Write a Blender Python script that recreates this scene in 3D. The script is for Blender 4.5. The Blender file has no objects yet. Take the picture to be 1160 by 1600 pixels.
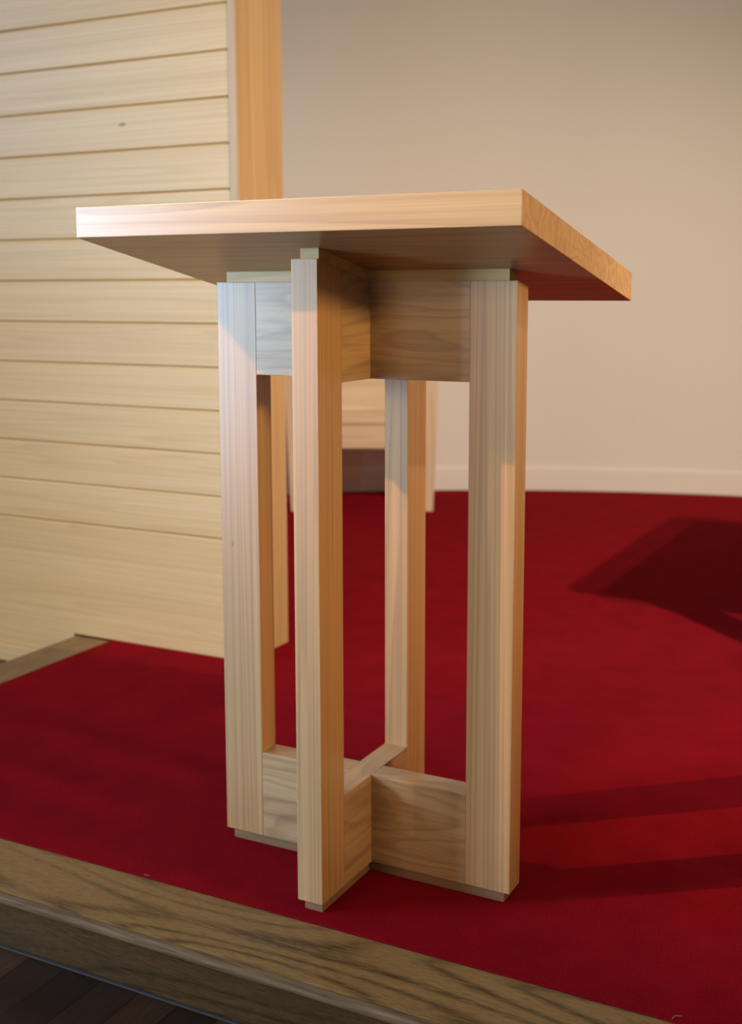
import bpy, bmesh, math, random
from mathutils import Vector, Matrix

SC = bpy.context.scene
COL = SC.collection
random.seed(7)
R = math.radians

# ------------------------------------------------------------------ camera
yaw, pitch, roll = 0.4769, -0.1376, -0.0014
fw = Vector((-math.sin(yaw)*math.cos(pitch), math.cos(yaw)*math.cos(pitch), math.sin(pitch)))
r0 = Vector((math.cos(yaw), math.sin(yaw), 0))
u0 = r0.cross(fw)
rt = math.cos(roll)*r0 + math.sin(roll)*u0
up = -math.sin(roll)*r0 + math.cos(roll)*u0
cam_d = bpy.data.cameras.new('camera')
cam = bpy.data.objects.new('camera', cam_d)
COL.objects.link(cam)
M = Matrix((rt, up, -fw)).transposed().to_4x4()
M.translation = Vector((1.0054, -1.8946, 1.0663))
cam.matrix_world = M
cam_d.sensor_fit = 'VERTICAL'
cam_d.sensor_height = 36.0
cam_d.lens = 1884.91*36/1600
cam_d.shift_x = -10.8/1600
cam_d.shift_y = -83.1/1600
cam_d.dof.use_dof = True
cam_d.dof.focus_distance = 1.98
cam_d.dof.aperture_fstop = 3.8
cam_d.clip_start = 0.05
SC.camera = cam

# ------------------------------------------------------------------ world, lights, exposure
SC.view_settings.view_transform = 'Standard'
SC.view_settings.look = 'None'
SC.view_settings.gamma = 1.0
SC.view_settings.use_curve_mapping = False
SC.view_settings.exposure = 0.0

w = bpy.data.worlds.new('world')
SC.world = w
w.use_nodes = True
bg = w.node_tree.nodes['Background']
bg.inputs[0].default_value = (1.0, 0.90, 0.74, 1)
bg.inputs[1].default_value = 0.20


def aim(o, target):
    d = Vector(target) - o.location
    o.rotation_euler = d.to_track_quat('-Z', 'Y').to_euler()


def area(name, loc, target, sx, sy, power, color, spread=180):
    d = bpy.data.lights.new(name, 'AREA')
    d.shape = 'RECTANGLE'
    d.size, d.size_y = sx, sy
    d.energy = power
    d.color = color
    d.spread = R(spread)
    o = bpy.data.objects.new(name, d)
    COL.objects.link(o)
    o.location = loc
    aim(o, target)
    return o


def spot(name, loc, target, power, color, size=50, blend=.4, rad=.03):
    d = bpy.data.lights.new(name, 'SPOT')
    d.energy = power
    d.color = color
    d.spot_size = R(size)
    d.spot_blend = blend
    d.shadow_soft_size = rad
    o = bpy.data.objects.new(name, d)
    COL.objects.link(o)
    o.location = loc
    aim(o, target)
    return o


WARM = (1.0, 0.64, 0.33)
SKY = (0.45, 0.67, 1.0)
# daylight through the nave windows on the left
area('window_daylight_near', (-4.9, -2.55, 2.5), (0, 0, .6), 0.7, 1.4, 150, SKY)
area('window_daylight_far', (-3.35, -3.0, 1.2), (0, -.15, .9), 1.2, 2.0, 30, (.40, .69, 1.0), 62)
# added broad warm front fill from the nave side, stands for no known window
area('nave_front_fill', (-2.0, -9.5, 3.6), (-.6, 1.5, 1.4), 3.0, 2.6, 165, (1.0, .84, .60))
# ceiling spots aimed at the platform
spot('ceiling_spot_left', (-4.05, -3.2, 5.2), (-.22, -.25, 1.42), 1650, WARM, 14, 1.0, .015)
spot('ceiling_spot_left_second', (-3.75, -3.35, 5.2), (-.22, -.25, 1.42), 280, WARM, 14, 1.0, .015)
spot('ceiling_spot_right', (3.55, -1.2, 4.1), (-1.5, 3.7, -.15), 1200, (1, .86, .72), 50, 1.0, .05)
spot('ceiling_spot_right_second', (3.2, -1.0, 4.2), (-1.3, 3.7, -.15), 500, (1, .86, .72), 50, 1.0, .05)
# warm nave lamp from the right
spot('nave_lamp_right', (5.2, -.6, 2.3), (0, 0, 1.15), 700, (1.0, .68, .28), 32, 1.0, .30)


# ------------------------------------------------------------------ helpers
def link_mesh(name, bm, mat, parent=None, smooth=False, bevel=0.0, segs=2):
    me = bpy.data.meshes.new(name)
    bmesh.ops.recalc_face_normals(bm, faces=bm.faces[:])
    bm.to_mesh(me)
    bm.free()
    me.materials.append(mat)
    o = bpy.data.objects.new(name, me)
    COL.objects.link(o)
    if parent:
        o.parent = parent
    if smooth:
        for p in me.polygons:
            p.use_smooth = True
    if bevel:
        m = o.modifiers.new('bevel', 'BEVEL')
        m.width = bevel
        m.segments = segs
        m.limit_method = 'ANGLE'
        m.angle_limit = R(40)
    return o


def thing(name, label, cat, loc=(0, 0, 0), rz=0.0):
    o = bpy.data.objects.new(name, None)
    o.empty_display_size = .1
    COL.objects.link(o)
    o.location = loc
    o.rotation_euler = (0, 0, rz)
    o['label'] = label
    o['category'] = cat
    return o


def hexa(bm, pts):
    """eight corners: bottom four counter-clockwise, top four likewise"""
    v = [bm.verts.new(p) for p in pts]
    for f in ((3, 2, 1, 0), (4, 5, 6, 7), (0, 1, 5, 4), (1, 2, 6, 5), (2, 3, 7, 6), (3, 0, 4, 7)):
        bm.faces.new([v[i] for i in f])


def box(bm, x0, x1, y0, y1, z0, z1, zb=None, zt=None):
    """zb / zt: optional functions of y giving sloped bottom / top"""
    fb = zb or (lambda y: z0)
    ft = zt or (lambda y: z1)
    c = [(x0, y0), (x1, y0), (x1, y1), (x0, y1)]
    hexa(bm, [(x, y, fb(y)) for x, y in c] + [(x, y, ft(y)) for x, y in c])


def prism(bm, poly, z0, z1):
    a = [bm.verts.new((x, y, z0)) for x, y in poly]
    b = [bm.verts.new((x, y, z1)) for x, y in poly]
    bm.faces.new(a[::-1])
    bm.faces.new(b)
    n = len(poly)
    for i in range(n):
        bm.faces.new((a[i], a[(i+1) % n], b[(i+1) % n], b[i]))


# ------------------------------------------------------------------ materials
class NT:
    def __init__(self, name):
        self.m = bpy.data.materials.new(name)
        self.m.use_nodes = True
        self.t = self.m.node_tree
        self.n = self.t.nodes
        self.b = self.n['Principled BSDF']

    def new(self, kind, **kw):
        nd = self.n.new(kind)
        for k, v in kw.items():
            setattr(nd, k, v)
        return nd

    def put(self, sock, val):
        if isinstance(val, bpy.types.NodeSocket):
            self.t.links.new(val, sock)
        elif isinstance(val, (tuple, list)) and len(val) == 3 and sock.type == 'RGBA':
            sock.default_value = (*val, 1)
        else:
            sock.default_value = val

    def math(self, op, a, b=0.0, clamp=False):
        nd = self.new('ShaderNodeMath', operation=op, use_clamp=clamp)
        self.put(nd.inputs[0], a)
        self.put(nd.inputs[1], b)
        return nd.outputs[0]

    def mix(self, f, a, b, blend='MIX'):
        nd = self.new('ShaderNodeMix', data_type='RGBA', blend_type=blend)
        self.put(nd.inputs[0], f)
        self.put(nd.inputs[6], a)
        self.put(nd.inputs[7], b)
        return nd.outputs[2]

    def noise(self, vec, scale, detail=3, rough=.5, dist=0.0):
        nd = self.new('ShaderNodeTexNoise')
        self.put(nd.inputs['Vector'], vec)
        nd.inputs['Scale'].default_value = scale
        nd.inputs['Detail'].default_value = detail
        nd.inputs['Roughness'].default_value = rough
        nd.inputs['Distortion'].default_value = dist
        return nd.outputs['Fac']

    def ramp(self, f, *stops):
        nd = self.new('ShaderNodeValToRGB')
        e = nd.color_ramp.elements
        while len(e) < len(stops):
            e.new(.5)
        for s, (p, c) in zip(e, stops):
            s.position = p
            s.color = (c, c, c, 1) if not isinstance(c, tuple) else (*c, 1)
        self.put(nd.inputs[0], f)
        return nd.outputs[0]

    def coords(self, scale, rot=(0, 0, 0), vary=True):
        tc = self.new('ShaderNodeTexCoord')
        v = tc.outputs['Object']
        if vary:
            oi = self.new('ShaderNodeObjectInfo')
            k = self.math('MULTIPLY', oi.outputs['Random'], 37.0)
            ad = self.new('ShaderNodeVectorMath', operation='ADD')
            self.put(ad.inputs[0], v)
            self.put(ad.inputs[1], k)
            v = ad.outputs[0]
        mp = self.new('ShaderNodeMapping')
        mp.inputs['Scale'].default_value = scale
        mp.inputs['Rotation'].default_value = rot
        self.put(mp.inputs['Vector'], v)
        return mp.outputs['Vector']

    def bump(self, h, strength, dist=.001):
        nd = self.new('ShaderNodeBump')
        nd.inputs['Strength'].default_value = strength
        nd.inputs['Distance'].default_value = dist
        self.put(nd.inputs['Height'], h)
        self.put(self.b.inputs['Normal'], nd.outputs[0])

    def done(self, col, rough, spec=.5):
        self.put(self.b.inputs['Base Color'], col)
        self.put(self.b.inputs['Roughness'], rough)
        self.b.inputs['Specular IOR Level'].default_value = spec
        return self.m


def wood(name, axis, light, mid, dark, rings=16, figure=1.5, streak=.5, rough=.36, tilt=(0, 0, 0), knots=True, along=.07, vary=True, spec=.5, fibre=.35, coat=.8, ringk=.35):
    """figured timber: contour rings of a stretched noise, fine fibres, dark streaks, pin knots"""
    t = NT(name)
    sc = [1, 1, 1]
    sc['xyz'.index(axis)] = along
    v = t.coords(sc, tilt, vary)
    sc2 = [1, 1, 1]
    sc2['xyz'.index(axis)] = along*.22
    vf = t.coords(sc2, tilt, vary)
    base = t.noise(v, figure*6, 2, .45, .25)
    ring = t.math('FRACT', t.math('MULTIPLY', base, rings))
    ringc = t.ramp(ring, (0.0, 0.0), (.45, .15), (.88, 1.0), (1.0, 0.0))
    wide = t.noise(v, 5, 3, .5, .1)
    fib = t.noise(vf, 420, 3, .6)
    fib2 = t.noise(vf, 110, 3, .6)
    c = t.mix(t.ramp(wide, (.3, 0.), (.7, 1.)), light, mid)
    c = t.mix(t.math('MULTIPLY', ringc, ringk), c, dark)
    c = t.mix(t.math('MULTIPLY', t.ramp(fib2, (.45, 0.), (.75, 1.)), fibre), c, dark)
    c = t.mix(t.math('MULTIPLY', t.ramp(fib, (.45, 0.), (.8, 1.)), fibre*.8), c, dark)
    st = t.ramp(t.noise(v, 13, 4, .6, .4), (.56, 0.), (.74, 1.))
    c = t.mix(t.math('MULTIPLY', st, streak), c, dark)
    if knots:
        vo = t.new('ShaderNodeTexVoronoi')
        sk = [1, 1, 1]
        sk['xyz'.index(axis)] = .5
        t.put(vo.inputs['Vector'], t.coords(sk, tilt, vary))
        vo.inputs['Scale'].default_value = 9
        k = t.ramp(vo.outputs['Distance'], (.0, 1.), (.022, .8), (.045, 0.))
        kc = t.math('GREATER_THAN', t.new('ShaderNodeSeparateColor').outputs[0], 2.0)
        sep = t.new('ShaderNodeSeparateColor')
        t.put(sep.inputs[0], vo.outputs['Color'])
        kc = t.math('GREATER_THAN', sep.outputs[0], .45)
        c = t.mix(t.math('MULTIPLY', t.math('MULTIPLY', k, kc), .75), c, tuple(x*.3 for x in dark))
    t.bump(fib2, .12, .0006)
    t.b.inputs['Coat Weight'].default_value = coat
    t.b.inputs['Coat Roughness'].default_value = .30
    return t.done(c, t.math('ADD', t.math('MULTIPLY', fib2, .12), rough-.06), spec)


ELM_L, ELM_M, ELM_D = (.70, .41, .20), (.56, .30, .125), (.22, .10, .04)
m_post = wood('elm_post', 'z', ELM_L, ELM_M, ELM_D, rings=17, figure=2.4, streak=.15, along=.009, ringk=.34)
m_rail_x = wood('elm_rail_crosswise', 'x', (.63, .39, .205), (.47, .265, .12), (.17, .085, .038), rings=13, figure=1.2, streak=.55, along=.2)
m_rail_y = wood('elm_rail_lengthwise', 'y', (.63, .39, .205), (.47, .265, .12), (.17, .085, .038), rings=13, figure=1.2, streak=.4, along=.2)
m_top = wood('elm_top', 'x', (.73, .43, .20), (.61, .34, .135), (.33, .155, .055), rings=12, streak=.10, coat=.22, ringk=.42, tilt=(0, R(7), R(4)), along=.05)
m_plinth_shaded = wood('elm_plinth_shaded', 'x', (.34, .19, .10), (.24, .13, .06), (.13, .07, .03), streak=.3, coat=.2)  # base elm with the shade around the foot darkened into its colour
m_spacer = wood('pale_spacer_wood', 'x', (.86, .58, .26), (.74, .45, .16), (.42, .24, .08), rings=5, streak=.6, rough=.5, coat=.1, knots=False)
m_pine = wood('pine_boards', 'x', (.77, .52, .25), (.69, .435, .185), (.48, .27, .095), rings=14, figure=2.2, streak=.10, rough=.5, coat=.0, ringk=.28, knots=False, along=.02, fibre=.3)
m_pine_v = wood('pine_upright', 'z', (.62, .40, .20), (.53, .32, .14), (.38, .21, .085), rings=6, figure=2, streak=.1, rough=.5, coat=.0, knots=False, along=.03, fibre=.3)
m_chair = wood('chair_wood', 'z', (.80, .62, .42), (.74, .54, .34), (.52, .34, .19), rings=5, streak=.1, rough=.45, knots=False)
m_chair_x = wood('chair_seat_wood', 'x', (.80, .62, .42), (.74, .54, .34), (.52, .34, .19), rings=5, streak=.1, rough=.45, knots=False)


def oak(name, axis, light, mid, dark, rough, spec=.18):
    """stained oak: strong dark cathedral lines and open pores"""
    t = NT(name)
    sc = [1, 1, 1]
    i = 'xyz'.index(axis)
    sc[i] = .16
    v = t.coords(sc, (0, 0, 0), True)
    s2 = [1, 1, 1]
    s2[i] = .035
    vf = t.coords(s2, (0, 0, 0), True)
    base = t.noise(v, 4.2, 1.5, .4, .15)
    ring = t.math('FRACT', t.math('MULTIPLY', base, 24))
    ringc = t.ramp(ring, (0.0, .5), (.12, .0), (.55, .0), (.85, 1.0), (1.0, .5))
    s3 = [1, 1, 1]
    s3[i] = .07
    vb = t.coords(s3, (0, 0, 0), True)
    brk = t.ramp(t.noise(vb, 240, 3, .7), (.36, .15), (.54, 1.))
    amount = t.ramp(t.noise(v, 3.4, 2), (.40, .35), (.56, 1.))
    line = t.math('MULTIPLY', t.math('MULTIPLY', ringc, brk), amount)
    c = t.mix(t.ramp(t.noise(v, 8, 4, .6), (.3, 0.), (.7, 1.)), light, mid)
    c = t.mix(t.math('MULTIPLY', t.ramp(t.noise(vb, 520, 3, .7), (.46, 0.), (.62, 1.)), .5), c, dark)
    c = t.mix(t.math('MULTIPLY', line, .9), c, tuple(x*.6 for x in dark))
    t.bump(line, .25, .0008)
    t.n['Bump'].invert = True
    return t.done(c, rough, spec)


m_oak = oak('stained_oak_edge', 'x', (.36, .20, .072), (.26, .14, .048), (.050, .027, .011), .36)
m_oak_y = oak('stained_oak_side_edge', 'y', (.36, .20, .072), (.26, .14, .048), (.050, .027, .011), .36)
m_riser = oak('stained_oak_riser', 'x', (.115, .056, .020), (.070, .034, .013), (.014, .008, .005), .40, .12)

# worn rounded nose of the edge boards
t = NT('worn_oak_nose')
vf = t.coords((.035, 1, 1))
c = t.mix(t.ramp(t.noise(vf, 260, 4, .7), (.35, 0.), (.7, 1.)), (.21, .105, .045), (.060, .030, .013))
m_nose = t.done(c, .42, .22)

# carpet
t = NT('red_carpet')
v = t.coords((1, 1, 1), (0, 0, 0), False)
pile = t.noise(v, 900, 2, .7)
vd = t.coords((1, .35, 1), (0, 0, R(35)), False)
weave = t.noise(vd, 330, 2, .6)
patch = t.noise(v, 9, 4, .6)
c = t.mix(t.ramp(patch, (.3, 0.), (.7, 1.)), (.27, .0040, .0105), (.36, .0060, .0140))
c = t.mix(t.math('MULTIPLY', t.ramp(pile, (.35, 0.), (.7, 1.)), .45), c, (.12, .0015, .003))
c = t.mix(t.math('MULTIPLY', t.ramp(weave, (.45, 0.), (.7, 1.)), .35), c, (.12, .0015, .003))
t.bump(t.math('ADD', pile, weave), .8, .003)
t.b.inputs['Sheen Weight'].default_value = .015
t.b.inputs['Sheen Roughness'].default_value = .5
t.b.inputs['Sheen Tint'].default_value = (.9, .25, .3, 1)
m_carpet = t.done(c, 1.0, .02)

# plaster
t = NT('cream_plaster')
v = t.coords((1, 1, 1), (0, 0, 0), False)
c = t.mix(t.noise(v, 1.2, 3), (.74, .68, .58), (.77, .71, .61))
t.bump(t.noise(v, 160, 3), .06, .002)
m_plaster = t.done(c, .85, .2)
t = NT('cream_painted_trim')
m_paint = t.done((.78, .71, .61), .45)

# lower floor: dark strip flooring running away from the camera
t = NT('dark_strip_floor')
v = t.coords((1, 1, 1), (0, 0, R(90)), False)
br = t.new('ShaderNodeTexBrick')
t.put(br.inputs['Vector'], v)
br.offset = .37
br.inputs['Scale'].default_value = 1
br.inputs['Mortar Size'].default_value = .0012
br.inputs['Mortar Smooth'].default_value = .2
br.inputs['Bias'].default_value = 0
br.inputs['Brick Width'].default_value = .9
br.inputs['Row Height'].default_value = .082
br.inputs['Color1'].default_value = (.085, .038, .018, 1)
br.inputs['Color2'].default_value = (.024, .011, .006, 1)
br.inputs['Mortar'].default_value = (.006, .004, .003, 1)
vf = t.coords((1, .05, 1), (0, 0, 0), False)
c = t.mix(t.math('MULTIPLY', t.ramp(t.noise(vf, 220, 4, .65), (.4, 0.), (.7, 1.)), .6), br.outputs[0], (.012, .007, .004))
m_floor = t.done(c, .36, .2)

t = NT('grey_worn_edge_glint')
m_edge_glint = t.done((.06, .05, .044), .7, .15)  # grey tone stands for the reflection off the worn floor edge

# ------------------------------------------------------------------ setting
ZF = -0.128                       # lower floor
PX0, PX1 = -1.54, 4.2             # platform side edge, right end
EY0, EY1 = -0.395, -0.2285        # edge board, front and back line
SX1 = -1.39                       # inner line of the side edge board
SY = 0.946                        # front face of the boarded screen


def struct(o):
    o['kind'] = 'structure'
    return o


bm = bmesh.new()
box(bm, -6, 6, -6, 6, ZF-.1, ZF)
struct(link_mesh('floor', bm, m_floor))

# apse wall, curved
CX, CY, RR = .648, -.020, 4.621


def arc_strip(bm, r_in, r_out, z0, z1, a0=28, a1=158, n=96):
    prev = None
    for i in range(n+1):
        a = R(a0 + (a1-a0)*i/n)
        ca, sa = math.cos(a), math.sin(a)
        q = [bm.verts.new((CX+r*ca, CY+r*sa, z)) for r, z in ((r_in, z0), (r_out, z0), (r_out, z1), (r_in, z1))]
        if prev:
            for k in range(4):
                bm.faces.new((prev[k], prev[(k+1) % 4], q[(k+1) % 4], q[k]))
        else:
            bm.faces.new(q)
        prev = q
    bm.faces.new(prev[::-1])


bm = bmesh.new()
arc_strip(bm, RR+.014, RR+.2, -.128, 5.2)
struct(link_mesh('wall_back', bm, m_plaster, smooth=False))
bm = bmesh.new()
arc_strip(bm, RR, RR+.0135, 0.0, .112)
arc_strip(bm, RR+.004, RR+.0135, .112, .124)
struct(link_mesh('baseboard_back', bm, m_paint, bevel=.003))

# platform with its oak edge boards
plat = thing('platform', 'low raised platform edged with rounded dark-stained oak boards above a grained riser', 'platform')
bm = bmesh.new()
arcpts = []
for i in range(41):
    a = R(28 + 130*i/40)
    arcpts.append((CX+(RR-.002)*math.cos(a), CY+(RR-.002)*math.sin(a)))
body = [(PX0+.03, EY0+.05), (4.72, EY0+.05)] + arcpts + [(-3.635, .975), (PX0+.03, .975)]
prism(bm, body, ZF+.0005, -.0307)
prism(bm, [(SX1+.002, EY1+.002), (4.7, EY1+.002)] + arcpts + [(-3.635, .975), (SX1+.002, .975)], -.0305, -.0042)
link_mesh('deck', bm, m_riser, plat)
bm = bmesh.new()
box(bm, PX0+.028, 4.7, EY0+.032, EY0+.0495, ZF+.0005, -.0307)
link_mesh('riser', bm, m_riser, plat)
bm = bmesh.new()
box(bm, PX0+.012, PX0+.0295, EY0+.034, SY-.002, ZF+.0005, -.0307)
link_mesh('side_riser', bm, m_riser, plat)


DROP = .0042                      # the carpet stands this much proud of the boards


def nosed_board(name, along, mat, a0, a1, out, inn, miter):
    """edge board with a half-round nose; 'along' is x (front board) or y (side board)"""
    th, r = .026, .013
    prof = [(inn, 0), (inn, -th)]
    s = 1 if inn > out else -1
    c = out + s*r
    prof.append((c, -th))
    for k in range(1, 10):
        a = math.pi/2 + math.pi*k/10
        prof.append((c + s*r*math.cos(a), -r - r*math.sin(a)*1.0) if False else (c - s*r*math.sin(math.pi*k/10), -r - r*math.cos(math.pi*k/10)))
    prof.append((c, 0))
    bm = bmesh.new()
    rows = []
    for e in (0, 1):
        row = []
        for q, z in prof:
            t_ = (a0 if e == 0 else a1)
            if miter == e:
                t_ = t_ + (q-out)*MIT
            row.append(bm.verts.new((t_, q, z) if along == 'x' else (q, t_, z)))
        rows.append(row)
    n = len(prof)
    fs = []
    for i in range(n):
        fs.append(bm.faces.new((rows[0][i], rows[0][(i+1) % n], rows[1][(i+1) % n], rows[1][i])))
    bm.faces.new(rows[0])
    bm.faces.new(rows[1][::-1])
    bmesh.ops.translate(bm, verts=bm.verts[:], vec=(0, 0, -DROP))
    o = link_mesh(name, bm, mat, plat)
    return o


MIT = (SX1-PX0)/(EY1-EY0)
fb = nosed_board('edge_board', 'x', m_oak, PX0, 4.7, EY0, EY1, 0)
MIT = (EY1-EY0)/(SX1-PX0)
sb = nosed_board('edge_board', 'y', m_oak_y, EY0, SY-.001, PX0, SX1, 0)
for o in (fb, sb):
    o.data.materials.append(m_nose)
    for p in o.data.polygons:
        n = p.normal
        if abs(n.z) < .985 and len(p.vertices) == 4 and p.center.z > -.030:
            horiz = n.y if o is fb else n.x
            if horiz < -.1:
                p.material_index = 1
                p.use_smooth = True

bm = bmesh.new()
box(bm, PX0+.03, 4.7, EY0+.024, EY0+.0315, ZF, ZF+.0035)  # added strip imitating the glint of the worn floor edge below the riser
struct(link_mesh('edge_glint_1', bm, m_edge_glint, bevel=.001))

# carpet covering the platform
arc2 = []
for i in range(41):
    a = R(28 + 128*i/40)
    arc2.append((CX+(RR-.003)*math.cos(a), CY+(RR-.003)*math.sin(a)))
bm = bmesh.new()
poly = [(SX1+.001, EY1+.001), (4.7, EY1+.001)] + arc2 + [(-3.6, 1.20), (SX1+.001, 1.20)]
# wavy trimmed front edge
fr = [(SX1+.001 + (4.7-SX1)*i/240, EY1+.001+.0016*math.sin(i*.7)*math.sin(i*1.9+1)) for i in range(241)]
poly = fr + arc2 + [(-3.55, 1.20), (SX1+.001, 1.20)]
a = [bm.verts.new((x, y, -.0040)) for x, y in poly]
b = [bm.verts.new((x, y, .0)) for x, y in poly]
bm.faces.new(a[::-1]); bm.faces.new(b)
for i in range(len(poly)):
    bm.faces.new((a[i], a[(i+1) % len(poly)], b[(i+1) % len(poly)], b[i]))
carpet = link_mesh('carpet', bm, m_carpet)
carpet['label'] = 'deep red carpet covering the raised platform up to the curved wall'
carpet['category'] = 'carpet'

# ------------------------------------------------------------------ boarded screen on the left
scr = thing('boarded_screen', 'tall pale pine screen clad in horizontal boards, left of the lectern', 'screen', (-1.6, SY, 0))
SXR = -.8904                        # its right end
SD = .2275                          # depth
o_ = scr.location


def loc(bm):
    bmesh.ops.translate(bm, verts=bm.verts[:], vec=-o_)
    return bm


XL = -3.3
grooves = [1.8448-.1241*k for k in range(-6, 13)]
edges = sorted(grooves) + [2.75]
bm = bmesh.new()
lo = 0.001
for z in edges:
    x0, x1 = XL, SXR-.0305
    g, d = .0022, .004
    # a board with chamfered long edges
    pr = [(SY+.016, lo+g*.3), (SY+d, lo+g*.3), (SY, lo+g*.3+d), (SY, z-g*.3-d), (SY+d, z-g*.3), (SY+.016, z-g*.3)]
    if z - lo > .3:
        pr = [(SY+.016, lo), (SY, lo), (SY, z-g*.3-d), (SY+d, z-g*.3), (SY+.016, z-g*.3)]
    ra = [bm.verts.new((x0, y, zz)) for y, zz in pr]
    rb = [bm.verts.new((x1, y, zz)) for y, zz in pr]
    for i in range(len(pr)):
        bm.faces.new((ra[i], ra[(i+1) % len(pr)], rb[(i+1) % len(pr)], rb[i]))
    bm.faces.new(ra); bm.faces.new(rb[::-1])
    lo = z
link_mesh('board_cladding', loc(bm), m_pine, scr)
bm = bmesh.new()
box(bm, XL, SXR-.0305, SY+.017, SY+SD-.02, .001, 2.75)
link_mesh('core', loc(bm), m_pine, scr)
bm = bmesh.new()
box(bm, SXR-.030, SXR-.004, SY-.003, SY+SD-.02, .001, 2.75)
link_mesh('corner_trim', loc(bm), m_pine_v, scr, bevel=.002)
bm = bmesh.new()
box(bm, SXR-.0035, SXR, SY-.002, SY+SD, .001, 2.75)
link_mesh('side_board', loc(bm), m_pine_v, scr, bevel=.001)
bm = bmesh.new()
box(bm, XL, SXR-.0305, SY+SD-.019, SY+SD, .001, 2.75)
link_mesh('back_panel', loc(bm), m_pine, scr)
bm = bmesh.new()
box(bm, XL, PX0-.002, SY, SY+.026, -.070, .0005)
link_mesh('lower_board', loc(bm), m_pine, scr)
bm = bmesh.new()
box(bm, XL, PX0-.002, SY-.006, SY+.026, ZF, -.072)
link_mesh('base_board', loc(bm), m_pine, scr, bevel=.002)

# ------------------------------------------------------------------ lectern
LE = thing('lectern', 'pale elm lectern with slanted top on a crossed four-post base, on the red carpet', 'lectern')
W, DX, DY, RX, RY = .0491, .0849, .0800, .2970, .2069
Z0, BT, TB, H, SH, TT = .0205, .1890, .9155, 1.080, .0198, .0496
TX0, TX1, TY0, TY1 = -.3917, .4040, -.2953, .2674
SI, SW, PI_ = .0178, .0347, .0129
AL = .1889
ta, ca = math.tan(AL), math.cos(AL)
h = W/2


def top_of(n=0.0):
    return lambda y: H - ta*y + n/ca


BV = .0012
for (x0, x1, y0, y1) in ((-RX, -RX+DX, -h, h), (RX-DX, RX, -h, h), (-h, h, -RY, -RY+DY), (-h, h, RY-DY, RY)):
    bm = bmesh.new()
    box(bm, x0, x1, y0, y1, Z0, H, zt=top_of(-.0002))
    link_mesh('post', bm, m_post, LE, bevel=BV)
e = .0001
# upper rails
bm = bmesh.new()
box(bm, -RX+DX, RX-DX, -h+e, h-e, TB, H, zt=top_of(-.0004))
link_mesh('upper_rail', bm, m_rail_x, LE, bevel=.0006)
bm = bmesh.new()
for y0, y1 in ((-RY+DY, -h), (h, RY-DY)):
    box(bm, -h+e, h-e, y0, y1, TB, H, zt=top_of(-.0004))
link_mesh('upper_rail', bm, m_rail_y, LE, bevel=.0006)
# lower rails: the front-to-back one runs through
bm = bmesh.new()
box(bm, -h+e, h-e, -RY+DY, RY-DY, Z0, BT)
link_mesh('lower_rail', bm, m_rail_y, LE, bevel=.0006)
bm = bmesh.new()
for x0, x1 in ((-RX+DX, -h), (h, RX-DX)):
    box(bm, x0, x1, -h+e, h-e, Z0, BT)
link_mesh('lower_rail', bm, m_rail_x, LE, bevel=.0006)


def cross(inset, zb, zt, half):
    bm = bmesh.new()
    box(bm, -RX+inset, RX-inset, -half, half, 0, 0, zb=zb, zt=zt)
    for y0, y1 in ((-RY+inset, -half), (half, RY-inset)):
        box(bm, -half, half, y0, y1, 0, 0, zb=zb, zt=zt)
    return bm


link_mesh('foot_plinth', cross(PI_, lambda y: .0005, lambda y: Z0, SW/2), m_plinth_shaded, LE)
link_mesh('spacer_strip', cross(SI, top_of(0), top_of(SH), SW/2), m_spacer, LE)
bm = bmesh.new()
box(bm, TX0, TX1, TY0, TY1, 0, 0, zb=top_of(SH+.0002), zt=top_of(SH+TT))
link_mesh('slanted_top', bm, m_top, LE, bevel=.001)

# a dark knot in one of the boards of the screen
bm = bmesh.new()
bmesh.ops.create_uvsphere(bm, u_segments=20, v_segments=10, radius=1)
for v_ in bm.verts:
    v_.co = Vector((v_.co.x*.013, v_.co.y*.0010, v_.co.z*.0045 + v_.co.x*.0008)) + Vector((-1.292, SY-.0001, 1.545))
t = NT('knot_wood')
kc = t.mix(t.noise(t.coords((1, 1, 3)), 160, 3), (.22, .13, .07), (.44, .30, .16))
link_mesh('knot', loc(bm), t.done(kc, .5), scr, smooth=True)

# white threads lying at the carpet's front edge
t = NT('white_thread')
m_thread = t.done((.50, .44, .42), .8)


def thread(pts, label):
    bm = bmesh.new()
    n = len(pts)
    path = []
    for i in range(n-1):                      # Catmull-Rom through the points
        p0, p1, p2, p3 = (Vector(pts[max(i-1, 0)]), Vector(pts[i]), Vector(pts[i+1]), Vector(pts[min(i+2, n-1)]))
        for k in range(8):
            u = k/8
            path.append(.5*((2*p1)+(p2-p0)*u+(2*p0-5*p1+4*p2-p3)*u*u+(3*p1-p0-3*p2+p3)*u**3))
    path.append(Vector(pts[-1]))
    prev = None
    for i, q in enumerate(path):
        d = (path[min(i+1, len(path)-1)]-path[max(i-1, 0)]).normalized()
        sx = d.cross(Vector((0, 0, 1))).normalized()
        sz = sx.cross(d)
        ring = [bm.verts.new(q + .00028*(math.cos(a)*sx+math.sin(a)*sz)) for a in (0, 1.257, 2.513, 3.77, 5.027)]
        if prev:
            for k in range(5):
                bm.faces.new((prev[k], prev[(k+1) % 5], ring[(k+1) % 5], ring[k]))
        else:
            bm.faces.new(ring)
        prev = ring
    bm.faces.new(prev[::-1])
    o = link_mesh('thread', bm, m_thread, smooth=True)
    o['label'] = label
    o['category'] = 'thread'
    o['group'] = 'loose threads on the carpet'
    return o


thread([(.632, -.2265, .0004), (.634, -.219, .0012), (.640, -.2165, .0020), (.644, -.2125, .0004)], 'curled white thread on the red carpet near the oak edge, at lower right')
thread([(-.345, -.2240, .0003), (-.340, -.2255, .0008), (-.334, -.2245, .0003)], 'short white thread at the carpet edge, in front of the left post')

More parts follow.
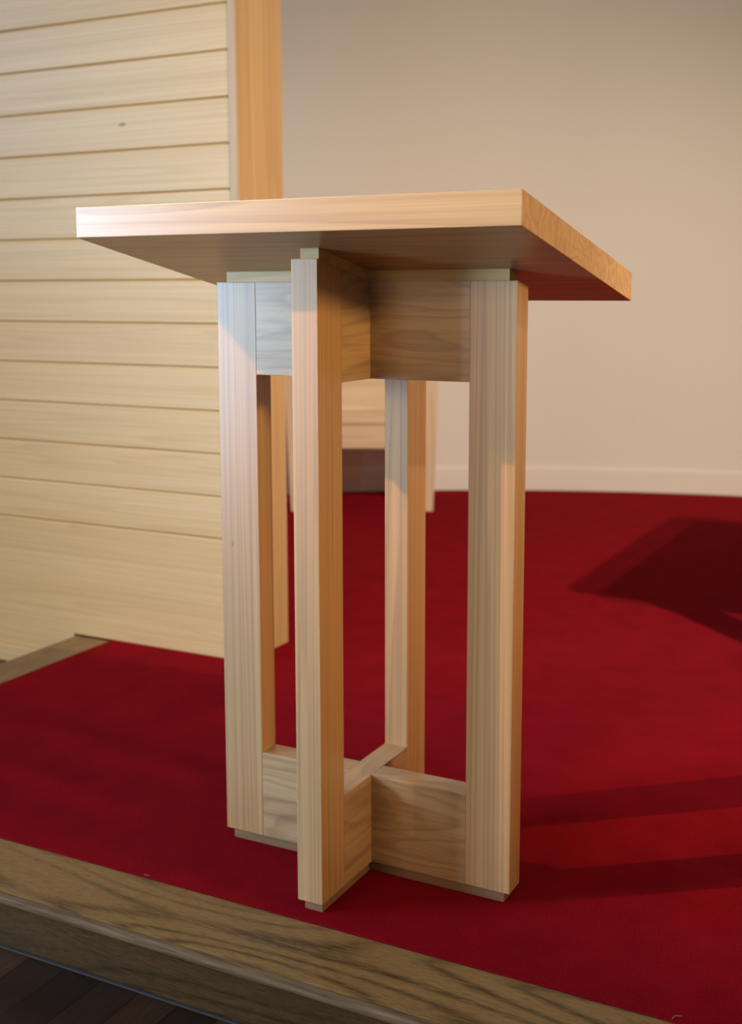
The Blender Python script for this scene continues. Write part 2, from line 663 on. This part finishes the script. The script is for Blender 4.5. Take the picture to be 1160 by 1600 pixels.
# ------------------------------------------------------------------ chair by the curved wall
T = Vector((.893, .450, 0)).normalized()
ang = math.atan2(T.y, T.x)
CH = thing('chair', 'low wide wooden chair with tapered legs by the curved wall, behind the lectern', 'chair', (-2.039, 3.07, 0), ang)


def chx(name, mat, *boxes, bevel=.003):
    bm = bmesh.new()
    for b_ in boxes:
        hexa(bm, b_)
    return link_mesh(name, bm, mat, CH, bevel=bevel)


def hx(x0, x1, y0, y1, z0, z1, dx0=0, dx1=0, dy0=0, dy1=0):
    """box whose top corners are shifted by dx0, dx1, dy0, dy1"""
    return [(x0, y0, z0), (x1, y0, z0), (x1, y1, z0), (x0, y1, z0),
            (x0+dx0, y0+dy0, z1), (x1+dx1, y0+dy0, z1), (x1+dx1, y1+dy1, z1), (x0+dx0, y1+dy1, z1)]


CWD = .695
chx('leg', m_chair, hx(0, .075, 0, .04, .0015, .72, -.03, -.005, 0, 0))
chx('leg', m_chair, hx(CWD-.075, CWD, 0, .04, .0015, .72, .005, .03, 0, 0))
chx('leg', m_chair, hx(0, .06, .40, .44, .0015, .95, -.03, -.01, .03, .03))
chx('leg', m_chair, hx(CWD-.06, CWD, .40, .44, .0015, .95, .01, .03, .03, .03))
chx('apron', m_chair_x, hx(.062, CWD-.062, .004, .026, .312, .432))
chx('seat', m_chair_x, hx(.052, CWD-.052, -.006, .405, .433, .458))
chx('backrest', m_chair_x, hx(.040, CWD-.040, .375, .397, .4585, .93, -.015, .015, .03, .03))
chx('side_panel', m_chair, hx(.01, .03, .042, .398, .312, .43, 0, 0, 0, 0))
chx('side_panel', m_chair, hx(CWD-.03, CWD-.01, .042, .398, .312, .43, 0, 0, 0, 0))
chx('armrest', m_chair_x, hx(-.035, .055, -.01, .42, .7215, .747))
chx('armrest', m_chair_x, hx(CWD-.055, CWD+.035, -.01, .42, .7215, .747))

# ------------------------------------------------------------------ altar table right of the view (its shadow reaches the carpet in the photo)
AT = thing('altar_table', 'wooden altar table standing on the red carpet, right of the lectern', 'table', (1.35, 2.05, 0))
bm = bmesh.new(); box(bm, -.80, .80, -.62, .62, .89, .95); link_mesh('tabletop', bm, m_top, AT, bevel=.003)
for sx in (-1, 1):
    for sy in (-1, 1):
        bm = bmesh.new(); box(bm, sx*.66-.05, sx*.66+.05, sy*.48-.05, sy*.48+.05, .0015, .8895)
        link_mesh('leg', bm, m_post, AT, bevel=.002)
for sy in (-1, 1):
    bm = bmesh.new(); box(bm, -.608, .608, sy*.48-.02, sy*.48+.02, .72, .885); link_mesh('apron', bm, m_rail_x, AT, bevel=.002)
for sx in (-1, 1):
    bm = bmesh.new(); box(bm, sx*.66-.02, sx*.66+.02, -.428, .428, .72, .885); link_mesh('apron', bm, m_rail_y, AT, bevel=.002)
